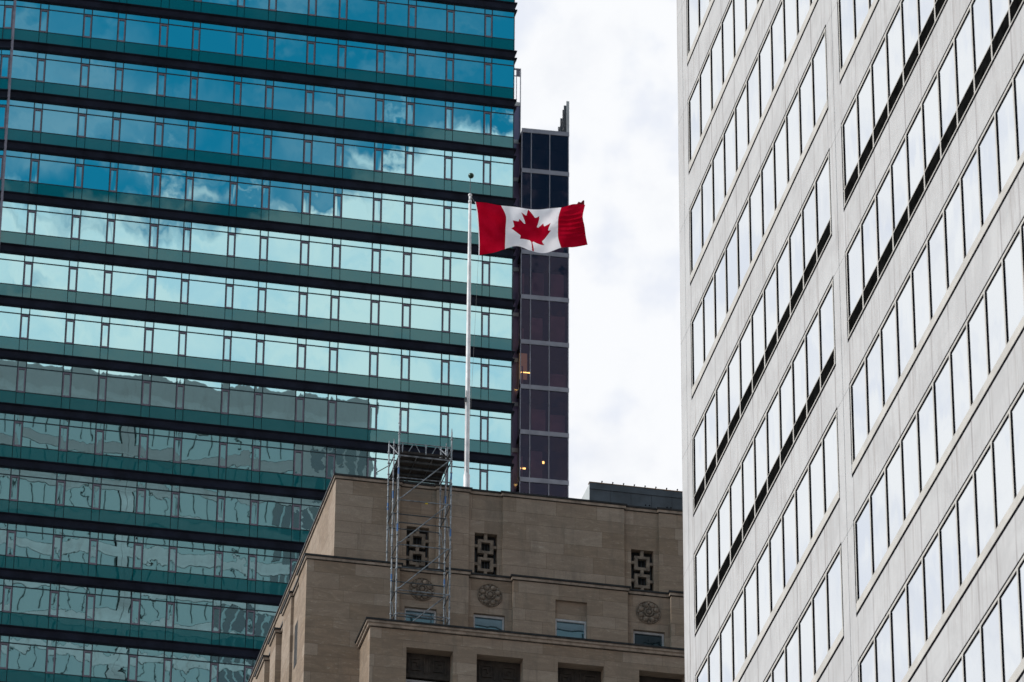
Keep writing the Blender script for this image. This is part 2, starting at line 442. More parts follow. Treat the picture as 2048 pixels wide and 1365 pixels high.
def glass_tower():
    T = thing('glass_office_tower', 'tall teal mirrored glass tower with charcoal floor bands filling the left half', 'office tower', **GT)
    ul, ur = 24.14, 59.27
    th = -.13; ct, st = math.cos(th), math.sin(th)
    def fp(a, y):               # a metres left of the corner on the turned bay, y inward
        return (ul - a*ct - y*st*-1*-1, -a*st + y*ct) if False else (ul - a*ct + y*(-st), -a*st + y*ct)
    W = 6.0
    core = MB()
    core.prism([(ul, .12), (ur-.02, .12), (ur-.02, 42), (ul-6, 42), fp(W-.02, .12)], 'z', GROUND, 232)
    core.obj('wall', 'band', T)
    # glazing above and below the floors that are modelled one by one
    MB().box(ul+.02, ur, 0.0, .10, ZF[0], 232).obj('upper_glazing', 'tglass', T)
    MB().box(ul+.02, ur, 0.0, .10, GROUND, ZF[-1]).obj('lower_glazing', 'tglass', T)
    # unit parts, 1 x 1 m, scaled when copied; hung from their top left corner
    pane = MB().box(0, 1, 0, .04, -.115, 0).box(0, 1, 0, .04, -.577, -.133).obj('window', 'tglass', T)
    vpane = MB().box(0, 1, .005, .045, -.135, 0).box(.16, .84, 0.01, .05, -.565, -.165).obj('vent_window', 'vglass', T)
    vfr = MB().box(0, .16, -.05, .06, -.595, -.140).box(.84, 1, -.05, .06, -.595, -.140).box(.16, .84, -.05, .06, -.165, -.140).box(.16, .84, -.05, .06, -.595, -.565).obj('frame', 'vframe', vpane)
    wide, narrow = [], []
    for j, zt in enumerate(ZF[:-1]):
        for k in range(len(COLS)-1):
            b, a = COLS[k], COLS[k+1]
            (narrow if b-a < .9 else wide).append((a, b, zt))
    # the visible rows first, larger panes first, clear of the stone building
    def rank(w):
        a, b, zt = w
        hid = (zt < 150 and a > 44) or zt > 179 or zt < 124
        return (hid, abs(zt-156)*.05 - (b-a))
    wide.sort(key=rank); narrow.sort(key=lambda w: ((w[2] < 150 and w[0] > 44) or w[2] > 179, abs(w[2]-158)))
    g = .045
    for i, (a, b, zt) in enumerate(wide[:100]):
        if i == 0: o = pane; o.location = (a+g, 0, zt); o.scale = (b-a-2*g, 1, GZ)
        else: o = copy_part(pane, T, (a+g, 0, zt), (b-a-2*g, 1, GZ))
    rest = MB()
    for a, b, zt in wide[100:]:
        rest.box(a+g, b-g, 0, .04, zt-.115*GZ, zt).box(a+g, b-g, 0, .04, zt-.577*GZ, zt-.133*GZ)
    rest.obj('window', 'tglass', T)['kind'] = 'stuff'
    for i, (a, b, zt) in enumerate(narrow[:100]):
        if i == 0: vpane.location = (a, 0, zt); vpane.scale = (b-a, 1, GZ)
        else: copy_part(vpane, T, (a, 0, zt), (b-a, 1, GZ), (vfr,))
    rest = MB(); restf = MB()
    for a, b, zt in narrow[100:]:
        w = b-a; rest.box(a, b, .005, .045, zt-.135*GZ, zt).box(a+.16*w, b-.16*w, .01, .05, zt-.565*GZ, zt-.165*GZ)
        for q in ((0, .16, .595, .140), (.84, 1, .595, .140), (.16, .84, .165, .140), (.16, .84, .595, .565)):
            restf.box(a+q[0]*w, a+q[1]*w, -.05, .06, zt-q[2]*GZ, zt-q[3]*GZ)
    ro = rest.obj('vent_window', 'vglass', T); ro['kind'] = 'stuff'
    restf.obj('frame', 'vframe', ro)
    for j, zt in enumerate(ZF[:-1]):
        zb = zt-GZ
        fr = MB()
        fr.box(ul+.05, ur, -.025, .06, zt-.133*GZ, zt-.115*GZ)          # transom bar
        fr.box(ul+.05, ur, -.02, .06, zt-.590*GZ, zt-.577*GZ)
        for u in COLS[1:-1]:
            fr.box(u-.028, u+.028, -.03, .06, zt-.115*GZ, zt-.002)
            fr.box(u-.028, u+.028, -.03, .06, zt-.577*GZ, zt-.133*GZ)
        fr.box(ur-.05, ur+.01, -.03, .12, zt-.79*GZ, zt-.002)
        fr.obj('window_frame', 'mull', T)
        sp = MB()
        for k in range(len(COLS)-1):
            sp.box(COLS[k+1]+.02, COLS[k]-.02, .0, .05, zt-.84*GZ, zt-.592*GZ)
        sp.obj('spandrel', 'spandrel', T)
        bd = MB()
        z0, z1 = zb, zb+.168*GZ
        bd.box(ul+.06, ur+.03, -.06, .11, z0+.07, z1-.07)
        for za in (z0, z1-.08):
            bd.prism([(.11, za), (-.10, za), (-.22, za+.06), (-.22, za+.08), (.11, za+.08)], 'x', ul+.06, ur+.16)
        # returns round the right-hand corner
        bd.box(ur+.0, ur+.06, .12, 6, z0+.07, z1-.07)
        for za in (z0, z1-.08): bd.box(ur, ur+.16, .12, 6, za+.02, za+.08)
        for u in COLS[1:-1:2]: bd.box(u-.01, u+.01, -.065, -.055, z0+.08, z1-.08)
        bd.obj('floor_band', 'band', T)
        # the turned bay beyond the corner post
        F = MB(); S = MB(); Bd = MB(); Vs = []; Fr = MB()
        def fb(mb, a0, a1, y0, y1, q0, q1):
            P = [fp(a0, y0), fp(a1, y0), fp(a1, y1), fp(a0, y1)]; mb.prism(P, 'z', q0, q1)
        for a0, a1 in ((.14, .70), (.76, 2.95), (3.0, 3.5), (3.6, 5.95)):
            nar = a1-a0 < .7
            if nar:
                V = MB(); Vs.append(V)
                fb(F, a0, a1, 0, .04, zt-.135*GZ, zt); fb(F, a0+.08, a1-.08, .01, .05, zt-.565*GZ, zt-.165*GZ)
                for c0, c1, q0, q1 in ((a0, a0+.08, .595, .14), (a1-.08, a1, .595, .14), (a0+.08, a1-.08, .165, .14), (a0+.08, a1-.08, .595, .565)):
                    fb(V, c0, c1, -.05, .06, zt-q0*GZ, zt-q1*GZ)
            else:
                fb(F, a0, a1, 0, .04, zt-.115*GZ, zt); fb(F, a0, a1, 0, .04, zt-.577*GZ, zt-.133*GZ)
            fb(S, a0, a1, 0, .05, zt-.84*GZ, zt-.592*GZ)
            fb(Fr, a0-.045, a0-.005, -.03, .06, zt-.8*GZ, zt)
        fb(Fr, .12, 5.95, -.025, .055, zt-.133*GZ, zt-.117*GZ)
        fb(Bd, .1, 6.0, -.06, .11, z0+.07, z1-.07); fb(Bd, .1, 6.0, -.20, .11, z0, z0+.07); fb(Bd, .1, 6.0, -.20, .11, z1-.07, z1)
        wn = F.obj('corner_window', 'tglass', T); [V.obj('frame', 'vframe', wn) for V in Vs]; Fr.obj('mullion', 'mull', wn)
        S.obj('corner_spandrel', 'spandrel', T); Bd.obj('corner_band', 'band', T)
    pm = MB(); pm.box(ul-.10, ul+.045, -.14, .1, 110, 200); pm.box(ul-.13, ul-.105, -.10, .08, 110, 200)
    pm.obj('corner_post', 'post', T)
glass_tower()

# ------------------------------------------------------------------ dark tower
def dark_tower():
    T = thing('dark_glass_tower', 'dark purple glass tower with pale grey floor beams behind the flag', 'office tower', (-53.192, 315.548, 0), .167)
    beams = [197.0, 193.3, 189.6, 185.88, 181.85, 177.85, 173.9, 169.95, 165.85, 161.85, 157.9]
    u0, u1 = 54.62, 58.44; us = [u0, 55.38, 56.87, u1-.02]
    MB().box(u0, u1-.02, 2.4, 30, GROUND, 197.1).obj('wall', 'blackroom', T)
    for z in beams+[155.6]: MB().box(u0+.02, u1-.07, .10, 2.39, z-.17, z+.12).obj('floor_slab', 'blackroom', T)
    MB().box(u1-.06, u1, .12, 2.4, 155, 197.1).obj('side_wall', 'blackroom', T)
    MB().box(u0, u1-.02, .1, 2.39, GROUND, 154.9).obj('lower_wall', 'slate', T)
    # brown panels added behind the glass stand in for its reflections
    rnd = random.Random(3)
    for i in range(len(beams)-1):
        for k in range(3):
            if rnd.random() < .85 and i > 1:
                h = rnd.uniform(1.2, 2.7)
                MB().box(us[k]+.12, us[k+1]-rnd.uniform(.12, .55), .16, .18, beams[i+1]+.13, beams[i+1]+h).obj('reflection_panel', 'brown_reflection', T)
    for i in range(len(beams)-1):
        for k in range(3):
            MB().box(us[k]+.05, us[k+1]-.05, .03, .05, beams[i+1]+.19, beams[i]-.19).obj('window', 'dpane', T)
    for z in beams: MB().box(u0, u1, -.03, .08, z-.19, z+.19).obj('floor_beam', 'grey_metal', T)
    for u in (us[0], us[1], us[2], u1-.06):
        mm = MB()
        for i in range(len(beams)-1): mm.box(u-.035, u+.035, -.02, .07, beams[i+1]+.192, beams[i]-.192)
        mm.obj('mullion', 'grey_metal', T)
    # rear volume, taller, with an open screen on its roof
    ub = 54.80
    MB().box(44, ub, 3.0, 40, GROUND, 200.4).obj('rear_wall', 'blackroom', T)
    bz = [200.44, 196.9, 193.4, 189.3, 185.2, 181.15, 177.1, 173.2, 169.2, 165.2, 161.2]
    for i, z in enumerate(bz):
        MB().box(44, ub, 1.68, 1.80, z-.17, z+.17).obj('floor_beam', 'slate_side', T)  # paler metal than the front beams, brightening put into the colour
        if i < len(bz)-1:
            MB().box(44, 54.75, 1.74, 1.77, bz[i+1]+.17, z-.17).obj('rear_window', 'dpane2', T)
    MB().box(ub-.06, ub, 1.66, 1.82, 155, 203.8).obj('edge_post', 'grey_metal', T)
    sc = MB().box(44, ub-.07, 1.70, 1.76, 203.66, 203.8).box(54.42, 54.47, 1.70, 1.76, 200.62, 203.65).box(44, ub-.07, 1.70, 1.76, 203.05, 203.12)
    sc.box(54.47, 54.72, 1.72, 1.75, 203.13, 203.64)
    sc.obj('roof_screen', 'post', T)
    # right roof screen: pale front post, glazed fins running back
    MB().box(u1-.22, u1, .0, .10, 197.2, 200.1).obj('screen_post', 'slate_side', T)
    fn = MB()
    for y, h in ((.6, 200.05), (1.2, 200.0), (2.2, 199.8), (3.2, 199.6), (4.2, 199.5)): fn.box(u1-.32, u1-.10, y, y+.09, 196.8, h)
    fn.box(u1-.30, u1-.24, .5, 4.2, 199.15, 199.25).box(u1-.30, u1-.24, .5, 4.2, 198.0, 198.1)
    fn.obj('screen_fin', 'slate', T)
    for (u, z, w, h) in ((55.78, 178.75, .14, .10), (54.93, 166.95, .2, .05), (56.5, 167.6, .07, .09), (56.3, 166.9, .10, .06), (55.05, 175.3, .36, .03)):
        MB().box(u-w, u+w, .28, .34, z-h, z+h).obj('ceiling_lamp', 'lamp', T)
    MB().box(54.7, 55.3, .9, .92, 175.0, 177.3).obj('room_glow_panel', 'room_glow', T)  # glowing panel added to stand in for a warm lit room
def warm():
    m, g = mat("warm_glow_panel")
    e = g.n('ShaderNodeEmission', i_Color=(.55, .33, .17), i_Strength=.55)
    m.node_tree.links.new(e.outputs[0], g.out.inputs[0]); return m
M['room_glow'] = warm()
dark_tower()

# ------------------------------------------------------------------ white tower
WT = dict(loc=(5.370, 125.0, 0), rz=-1.38937)
A_, FH = 1.509, 3.886
def pz(j): return 72.985 - FH*(j)            # pane top of row j
BAY = 18.09
def white_tower():
    T = thing('white_stone_tower', 'tall white stone-panelled tower with diagonal-looking window rows on the right', 'office tower', **WT)
    XL, XR, DEP, TOP = -1.5, 56.0, 46.6, 234.3
    MB().box(XL+.14, XR-.14, .14, DEP-.14, GROUND, TOP-.2).obj('core_wall', 'dark', T)
    rows = range(-40, 19)
    top_row = -39
    clad = MB(); jt = .012
    front = lambda mb, a0, a1, d0, d1, z0, z1: mb.box(a0, a1, d0, d1, z0, z1)
    # rear face looks at the glass tower: a runs from y=46.6 back to y=0
    rear = lambda mb, a0, a1, d0, d1, z0, z1: mb.box(XL+d0, XL+d1, DEP-a1, DEP-a0, z0, z1)
    faces = ((front, [(0, 11), (BAY, 11), (2*BAY, 11)], 57.0-.5, 0, True), (rear, [(8.2, 11), (26.3, 11)], 46.6, 0, False))
    stuff_w = MB(); stuff_f = MB(); rear_w = MB(); rear_f = MB(); dark_panes = MB()
    wins = []
    for place, bays, ext, _, isfront in faces:
        a_lo = XL if isfront else .15
        a_hi = 56.0 if isfront else 46.45
        edges = []
        for b0, n in bays: edges += [b0-.13, b0+n*A_+.13]
        for j in rows:
            Z = pz(j)
            if Z > 228.5: continue
            if Z < 4: continue
            zs0, zs1 = Z-FH+.185, Z-2.515       # spandrel below this row
            vis = isfront and -3 <= j <= 9
            for b0, n in bays:
                b1 = b0+n*A_
                place(clad, b0-.13, b1+.13, 0, .13, zs0, zs1)
                if not vis:
                    place(stuff_w if isfront else rear_w, b0, b1, .05, .08, Z-(2.15 if isfront else 2.45), Z+(0 if isfront else .13))
                    if not isfront:
                        for i in range(n+1): place(rear_f, b0+i*A_-.05, b0+i*A_+.05, 0, .06, Z-2.165, Z+.015)
                        continue
                    place(stuff_f, b0-.07, b1+.07, -.0, .06, Z+.02, Z+.13); place(stuff_f, b0-.07, b1+.07, -.0, .06, Z-2.42, Z-2.17)
                    for i in range(n+1): place(stuff_f, b0+i*A_-.05, b0+i*A_+.05, 0, .06, Z-2.165, Z+.015)
            if not isfront:
                for q in range(5 if Z > 221 else 9 if Z > 212 else 14): place(dark_panes, .9+q*1.1, 1.7+q*1.1, -.02, .1, Z-3.0+(q % 3)*.35, Z+.1)  # dark corner panes; the widening lower down is added for a reflected dark area
            # pilasters, in storey-high panels
            cuts = [a_lo]+edges+[a_hi]
            for p in range(0, len(cuts), 2):
                c0, c1 = cuts[p], cuts[p+1]
                z0p, z1p = Z-FH+.11, Z+.11-.014
                if isfront and p == 0: segs = [(c0, -.765), (-.735, c1-.0)]
                elif c1-c0 > 1.0 and c1-c0 < 2: mid = (c0+c1)/2; segs = [(c0, mid-.017), (mid+.017, c1)]
                else: segs = [(c0, c1)]
                for s0, s1 in segs: place(clad, s0+.0005, s1-.0005, .0, .13, z0p, z1p)
        ztop = pz(-39)
        place(clad, a_lo, a_hi, 0, .13, pz(-40)+.19 if pz(-40) < 228.5 else ztop+.13, TOP)
        place(clad, a_lo, a_hi, 0, .13, GROUND, 4)
    # the two far sides, plain panelling
    clad.box(XL+.15, XR, DEP-.13, DEP, GROUND, TOP)
    clad.box(XR-.13, XR, .14, DEP-.14, GROUND, TOP)
    clad.box(XL+.1, XR-.1, .15, DEP-.15, TOP-.19, TOP-.05)
    clad.obj('stone_cladding', 'marble', T)
    # seen rows: windows one by one
    pane = MB().box(.06, A_-.05, .022, .05, -2.15, 0).obj('window', 'wglass', T)
    gas = MB().box(.0505, .066, -.0045, .0215, -2.15, 0).obj('gasket_and_gap_shade', 'dark', pane)
    first = True
    for j in range(-3, 10):
        for bi in range(3):
            for i in range(11):
                u = bi*BAY+i*A_
                # keep what the photograph frames
                wins.append((u, pz(j)))
    from bpy_extras.object_utils import world_to_camera_view
    bpy.context.view_layer.update()
    mw = Matrix.Translation(Vector(WT['loc'])) @ Matrix.Rotation(WT['rz'], 4, 'Z')
    def score(w):
        cs = [world_to_camera_view(scene, cam, mw @ Vector((w[0]+a, 0, w[1]-b))) for a in (0, A_) for b in (0, 2.15)]
        x0, x1 = max(0, min(c.x for c in cs)), min(1, max(c.x for c in cs)); y0, y1 = max(0, min(c.y for c in cs)), min(1, max(c.y for c in cs))
        return -max(0, x1-x0)*max(0, y1-y0)
    wins.sort(key=score)
    rg = MB()
    for i, (u, z) in enumerate(wins):
        if i == 0: pane.location = (u, 0, z)
        elif i < 100: copy_part(pane, T, (u, 0, z), children=(gas,))
        else:
            stuff_w.box(u+.06, u+A_-.05, .022, .05, z-2.15, z); rg.box(u+.0505, u+.066, -.0045, .0215, z-2.15, z)
    so = stuff_w.obj('window', 'wglass', T); so['kind'] = 'stuff'
    rg.obj('gasket_and_gap_shade', 'dark', so)
    rw = rear_w.obj('rear_window', 'rglass', T); rw['kind'] = 'stuff'
    rear_f.obj('rear_mullion', 'rmull', rw)
    nw = dark_panes.obj('rear_corner_dark_patch', 'nglass', T); nw['kind'] = 'stuff'
    stuff_f.obj('frame', 'bronze', so)
    for j in range(-3, 10):
        Z = pz(j)
        for bi in range(3):
            b0 = bi*BAY; b1 = b0+11*A_
            vent = j in (2, 3)
            f = MB()
            f.box(b0-.075, b1+.075, .0, .07, Z+.050, Z+.122)
            sill = [(-2.415, -2.16)] if not vent else [(-1.925, -1.895), (-2.415, -2.375)]
            for q0, q1 in sill: f.box(b0-.08, b1+.08, -.005, .07, Z+q0, Z+q1)
            zb = -2.158
            for i in range(12):
                w = .05 if 0 < i < 11 else .04
                f.box(b0+i*A_-w, b0+i*A_+w, -.004 if 0 < i < 11 else 0.0, .07, Z+zb, Z+.043)
                if vent: f.box(b0+i*A_-w, b0+i*A_+w, -.004, .07, Z-2.374, Z-2.159)
            fo = f.obj('window_frame', 'bronze', T)
            gk = MB()  # black strips fill the slots and pane-head recess, painting in their shadow
            gk.box(b0-.128, b1+.128, .006, .1, Z+.1225, Z+.184).box(b0-.128, b1+.128, .006, .1, Z-2.514, Z-2.4155)
            gk.box(b0-.02, b1+.02, .010, .1, Z+.001, Z+.0495)
            for q0, q1 in ((b0-.128, b0-.0755), (b1+.0755, b1+.128)): gk.box(q0, q1, .006, .1, Z-2.415, Z+.122)
            gk.obj('gasket_and_gap_shade', 'dark', fo)
            if vent: MB().box(b0, b1, .003, .0195, Z-2.374, Z-1.926).box(b0, b1, .0195, .06, Z-2.374, Z-2.16).obj('louvre', 'vent', T)
white_tower()

# ------------------------------------------------------------------ stone building
SB = dict(loc=(-35.417, 163.201, 0), rz=.2137)
def meander(mb, x0, z0, w, h, y, t=.045, e=.05):
    """two mirrored square spirals and a centre bar, raised by e in front of the plane y"""
    def bar(a0, a1, c0, c1): mb.box(min(a0, a1), max(a0, a1), y-e, y+.01, min(c0, c1), max(c0, c1))
    for sgn in (1, -1):
        X = lambda q: x0+w/2 + sgn*(q*w/2)
        Z = lambda q: z0+q*h
        tx = t; tz = t
        bar(X(.98), X(.98)-sgn*tx, Z(.02), Z(.9))
        bar(X(.98)-sgn*tx, X(.30), Z(.9), Z(.9)-tz)
        bar(X(.30), X(.30)+sgn*tx, Z(.9)-tz, Z(.18))
        bar(X(.30)+sgn*tx, X(.80), Z(.18), Z(.18)+tz)
        bar(X(.80), X(.80)-sgn*tx, Z(.18)+tz, Z(.70))
        bar(X(.80)-sgn*tx, X(.48), Z(.70), Z(.70)-tz)
        bar(X(.48), X(.48)+sgn*tx, Z(.70)-tz, Z(.42))
        bar(X(.16), X(.16)-sgn*tx, Z(.05), Z(.95))

def rosette(parent, u, z, y):
    mb = MB(); n = 8
    # flat ring
    ring = 40
    def disc(r0, r1, ya, yb):
        i = len(mb.v)
        for k in range(ring):
            t = 2*math.pi*k/ring
            mb.v.append((u+r0*math.cos(t), ya, z+r0*math.sin(t))); mb.v.append((u+r1*math.cos(t), yb, z+r1*math.sin(t)))
        for k in range(ring):
            a = i+2*k; b = i+2*((k+1) % ring); mb.f.append((a, b, b+1, a+1))
    disc(.52, .49, y, y-.07); disc(.49, .45, y-.07, y-.02); disc(.45, 0.001, y-.02, y-.015)
    o = mb.obj('rosette', 'carved', parent, smooth=False)
    pt = MB()
    for k in range(n):
        t = 2*math.pi*(k+.5)/n
        cx, cz = u+.33*math.cos(t), z+.33*math.sin(t)
        pt.sphere((cx, y-.03, cz), .115, 12, 8, (1, .85, 1))
        pt.sphere((cx, y-.08, cz), .05, 8, 6)
        t2 = 2*math.pi*k/n
        pt.sphere((u+.42*math.cos(t2), y-.03, z+.42*math.sin(t2)), .06, 8, 6, (1, .7, 1))
        pt.sphere((u+.24*math.cos(t2), y-.03, z+.24*math.sin(t2)), .055, 8, 6, (1, .7, 1))
    pt.obj('petals', 'carved', o, smooth=True)
    cn = MB(); r = .17
    for k in range(8):
        a0, a1 = 2*math.pi*k/8, 2*math.pi*(k+1)/8
        cn.tube((u+r*math.cos(a0), y-.10, z+r*math.sin(a0)), (u+r*math.cos(a1), y-.10, z+r*math.sin(a1)), .03, n=8)
    cn.sphere((u, y-.05, z), .115, 14, 8, (1, .8, 1))
    cn.obj('boss', 'carved', o, smooth=True)
    return o

def win(parent, u0, u1, z0, z1, y, name='window', glass='oglass'):
    """sash window in an opening; glass at y+.12"""
    g = MB().box(u0+.07, u1-.07, y+.10, y+.12, z0+.07, z1-.09).obj(name, glass, parent)
    f = MB(); f.box(u0, u0+.07, y+.02, y+.12, z0, z1).box(u1-.07, u1, y+.02, y+.12, z0, z1)
    f.box(u0+.07, u1-.07, y+.02, y+.12, z1-.09, z1).box(u0+.07, u1-.07, y+.02, y+.12, z0, z0+.07)
    f.box(u0+.07, u1-.07, y+.05, y+.10, (z0+z1)/2-.03, (z0+z1)/2+.03)
    f.obj('frame', 'wframe', g)
    return g

def coping(parent, poly, z, name='coping', big=False):
    """poly: wall line as (u, y) corners from left to right; stone band proud of the wall with dark flashing on top"""
    def band(mb, out, z0, z1, back=.5):
        # offset the polyline outwards (towards -y); the left end also wraps
        n = len(poly); off = []
        for i in range(n):
            p = Vector(poly[i]); dirs = []
            if i > 0: dirs.append((Vector(poly[i])-Vector(poly[i-1])).normalized())
            if i < n-1: dirs.append((Vector(poly[i+1])-Vector(poly[i])).normalized())
            nr = [Vector((d.y, -d.x)) for d in dirs]
            if len(nr) == 2 and abs(nr[0].dot(nr[1])) < .99: q = p + (nr[0]+nr[1])*out; qb = p - (nr[0]+nr[1])*.06
            else: q = p + nr[0]*out; qb = p - nr[0]*.06
            off.append((q, qb))
        for i in range(n-1):
            (a, ab), (b, bb) = off[i], off[i+1]
            j = len(mb.v)
            for zz in (z0, z1):
                for q in (a, b, bb, ab): mb.v.append((q.x, q.y, zz))
            mb.f += [tuple(j+k for k in q) for q in ((0, 1, 2, 3), (4, 7, 6, 5), (0, 4, 5, 1), (3, 2, 6, 7))]
            if i == 0: mb.f.append((j, j+3, j+7, j+4))
            if i == n-2: mb.f.append((j+1, j+5, j+6, j+2))
    s = MB()
    if big:
        band(s, .16, z-.15, z-.062); band(s, .09, z-.27, z-.153)
    else:
        band(s, .06, z-.17, z-.062)
    o = s.obj(name, 'coping', parent)
    fl = MB(); band(fl, .11 if not big else .21, z-.06, z+.012); fl.obj('flashing', 'flashing', o)
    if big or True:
        sh = MB(); band(sh, .015, z-(.30 if big else .20), z-(.272 if big else .172)); sh.obj('painted_shadow_line', 'flashing', o)  # dark strip stands in for the shadow line under the stone band
    return o

def stone_building():
    T = thing('stone_building', 'brown limestone stepped building with rosettes, carved grilles and scaffold on it', 'building', **SB)
    UR = 62.0
    # ---- top tier A
    yA, yAr = 2.60, 2.70; zA = 88.01; uA = 29.56
    recA = [(32.23, 33.74), (35.08, 36.48), (41.56, 43.02), (48.0, 49.4)]
    holesA = [(32.53, 33.46, 84.0, 86.09), (35.34, 36.28, 84.0, 86.12), (41.86, 42.80, 84.0, 86.10)]
    w = MB()
    lineA = [(uA, 30.0), (uA, yA)]
    prev = uA
    for a, b in recA:
        walled(w, prev, a, 70, zA, yA, [], 0)
        w.quad((a, yA, 70), (a, yAr, 70), (a, yAr, zA), (a, yA, zA)); w.quad((b, yAr, 70), (b, yA, 70), (b, yA, zA), (b, yAr, zA))
        walled(w, a, b, 70, zA, yAr, [h for h in holesA if a < h[0] < b], .30)
        lineA += [(a, yA), (a, yAr), (b, yAr), (b, yA)]
        prev = b
    walled(w, prev, UR, 70, zA, yA, [], 0); lineA.append((UR, yA))
    w.quad((uA, yA, 70), (uA, 30, 70), (uA, 30, zA), (uA, yA, zA))
    w.quad((UR, yA, 70), (UR, yA, zA), (UR, 30, zA), (UR, 30, 70))
    w.quad((uA, 30, 70), (UR, 30, 70), (UR, 30, zA), (uA, 30, zA))
    w.obj('upper_wall', 'stone', T)
    MB().quad((uA, yAr+.1, zA-.4), (UR, yAr+.1, zA-.4), (UR, 30, zA-.4), (uA, 30, zA-.4)).obj('roof', 'concrete', T)
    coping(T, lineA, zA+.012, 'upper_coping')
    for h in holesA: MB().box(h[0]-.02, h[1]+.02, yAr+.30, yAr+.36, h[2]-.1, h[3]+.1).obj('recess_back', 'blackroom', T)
    for h in holesA:
        uc = (h[0]+h[1])/2; zt = h[3]; hw = (h[1]-h[0])/2
        g = MB(); y0, y1 = yAr+.04, yAr+.20
        for k in range(2):
            zc = zt-.58-.80*k
            g.box(uc-.32, uc-.185, y0, y1, zc-.31, zc+.31).box(uc+.185, uc+.32, y0, y1, zc-.31, zc+.31)
            g.box(uc-.185, uc+.185, y0, y1, zc+.19, zc+.31).box(uc-.185, uc+.185, y0, y1, zc-.31, zc-.19)
            g.box(h[0], uc-.32, y0+.005, y1, zc-.055, zc+.065).box(uc+.32, h[1], y0+.005, y1, zc-.055, zc+.065)
            g.box(uc-.065, uc+.065, y0+.005, y1, zc-.49, zc-.31)
        g.box(uc-.065, uc+.065, y0+.005, y1, zt-.27, zt)
        gr = g.obj('grille', 'carved', T)
        b = MB()
        for k in range(7): b.box(h[0]+.08+k*.13, h[0]+.10+k*.13, yAr+.26, yAr+.28, h[2], h[3]-.25)
        b.obj('bars', 'slate', gr)
    # ---- middle tier B
    yB, yBr = 1.45, 1.67; zB = 83.715; uB = 28.28
    recB = [(32.05, 33.99), (34.86, 36.68), (41.40, 43.20), (48.0, 49.8)]
    holesB = [(32.31, 33.62, 79.4, 82.0), (35.12, 36.40, 79.4, 82.02), (41.68, 42.98, 79.4, 82.0)]
    w = MB(); lineB = []
    # left flank with recessed bays
    flank = [(3.2, 5.0), (6.9, 8.55), (9.9, 11.3), (13.2, 15.0)]
    fd = [.12, .24, .24, .24]
    py = yB; side_pts = [(uB, yB)]
    for (a, b), dd in zip(flank, fd):
        w.quad((uB, py, 66), (uB, a, 66), (uB, a, zB), (uB, py, zB))
        for yy in (a, b): w.quad((uB, yy, 66), (uB+dd, yy, 66), (uB+dd, yy, zB), (uB, yy, zB))
        w.quad((uB+dd, a, 66), (uB+dd, b, 66), (uB+dd, b, zB), (uB+dd, a, zB))
        side_pts += [(uB, a), (uB+dd, a), (uB+dd, b), (uB, b)]
        py = b
    w.quad((uB, py, 66), (uB, 30, 66), (uB, 30, zB), (uB, py, zB)); side_pts.append((uB, 30))
    lineB = side_pts[::-1]
    prev = uB
    for a, b in recB:
        hs = [(38.42, 39.72, 79.4, 82.86)] if prev > 36 and prev < 40 else []
        walled(w, prev, a, 66, zB, yB, hs, .22)
        w.quad((a, yB, 66), (a, yBr, 66), (a, yBr, zB), (a, yB, zB)); w.quad((b, yBr, 66), (b, yB, 66), (b, yB, zB), (b, yBr, zB))
        walled(w, a, b, 66, zB, yBr, [h for h in holesB if a < h[0] < b], .25)
        lineB += [(a, yB), (a, yBr), (b, yBr), (b, yB)]
        prev = b
    walled(w, prev, UR, 66, zB, yB, [], 0); lineB.append((UR, yB))
    w.obj('middle_wall', 'stone', T)
    MB().box(38.42, 39.72, yB+.12, yB+.22, 82.08, 82.86).obj('lintel_panel', 'stone', T)
    rf = MB().quad((uB+.3, yBr+.05, zB-.02), (UR, yBr+.05, zB-.02), (UR, yA+.05, zB-.02), (uB+.3, yA+.05, zB-.02))
    rf.quad((uB+.3, yA+.05, zB-.02), (uA+.05, yA+.05, zB-.02), (uA+.05, 30, zB-.02), (uB+.3, 30, zB-.02)).obj('ledge_roof', 'concrete', T)
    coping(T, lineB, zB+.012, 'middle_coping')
    for h in holesB: win(T, h[0]+.01, h[1]-.01, h[2], h[3]-.02, yBr+.10, glass='oglass' if h[0] < 41 else 'dglass')
    win(T, 38.43, 39.71, 79.4, 82.07, yB+.10)
    for (a, b), dd in zip(flank[:3], fd):
        m_ = (a+b)/2
        for zt in (82.0, 78.6):
            q = MB().box(uB+dd-.012, uB+dd+.05, m_-.45, m_+.45, zt-1.9, zt).obj('side_window', 'blackroom', T)
    for u, z in ((32.99, 82.80), (35.77, 82.84), (42.31, 82.79)): rosette(T, u, z, yBr)
    # window sills of tier B are hidden by tier C
    # ---- lower tier C
    yC = -.70; zC = 80.10; uC = 30.50
    holesC = []
    us = [31.96, 34.77, 38.03, 41.32, 44.6, 47.9, 51.2]
    for i, u in enumerate(us): holesC.append((u, u+1.86, 70.0, 79.09))
    w = MB()
    walled(w, uC, UR, 60, zC, yC, holesC, 1.3)
    w.quad((uC, yC, 60), (uC, yB+.02, 60), (uC, yB+.02, zC), (uC, yC, zC))
    w.obj('lower_wall', 'stone', T)
    MB().quad((uC, yC+.1, zC-.06), (UR, yC+.1, zC-.06), (UR, yB+.1, zC-.06), (uC, yB+.1, zC-.06)).obj('terrace_roof', 'concrete', T)
    coping(T, [(uC, yB), (uC, yC), (UR, yC)], zC+.012, 'lower_cornice', big=True)
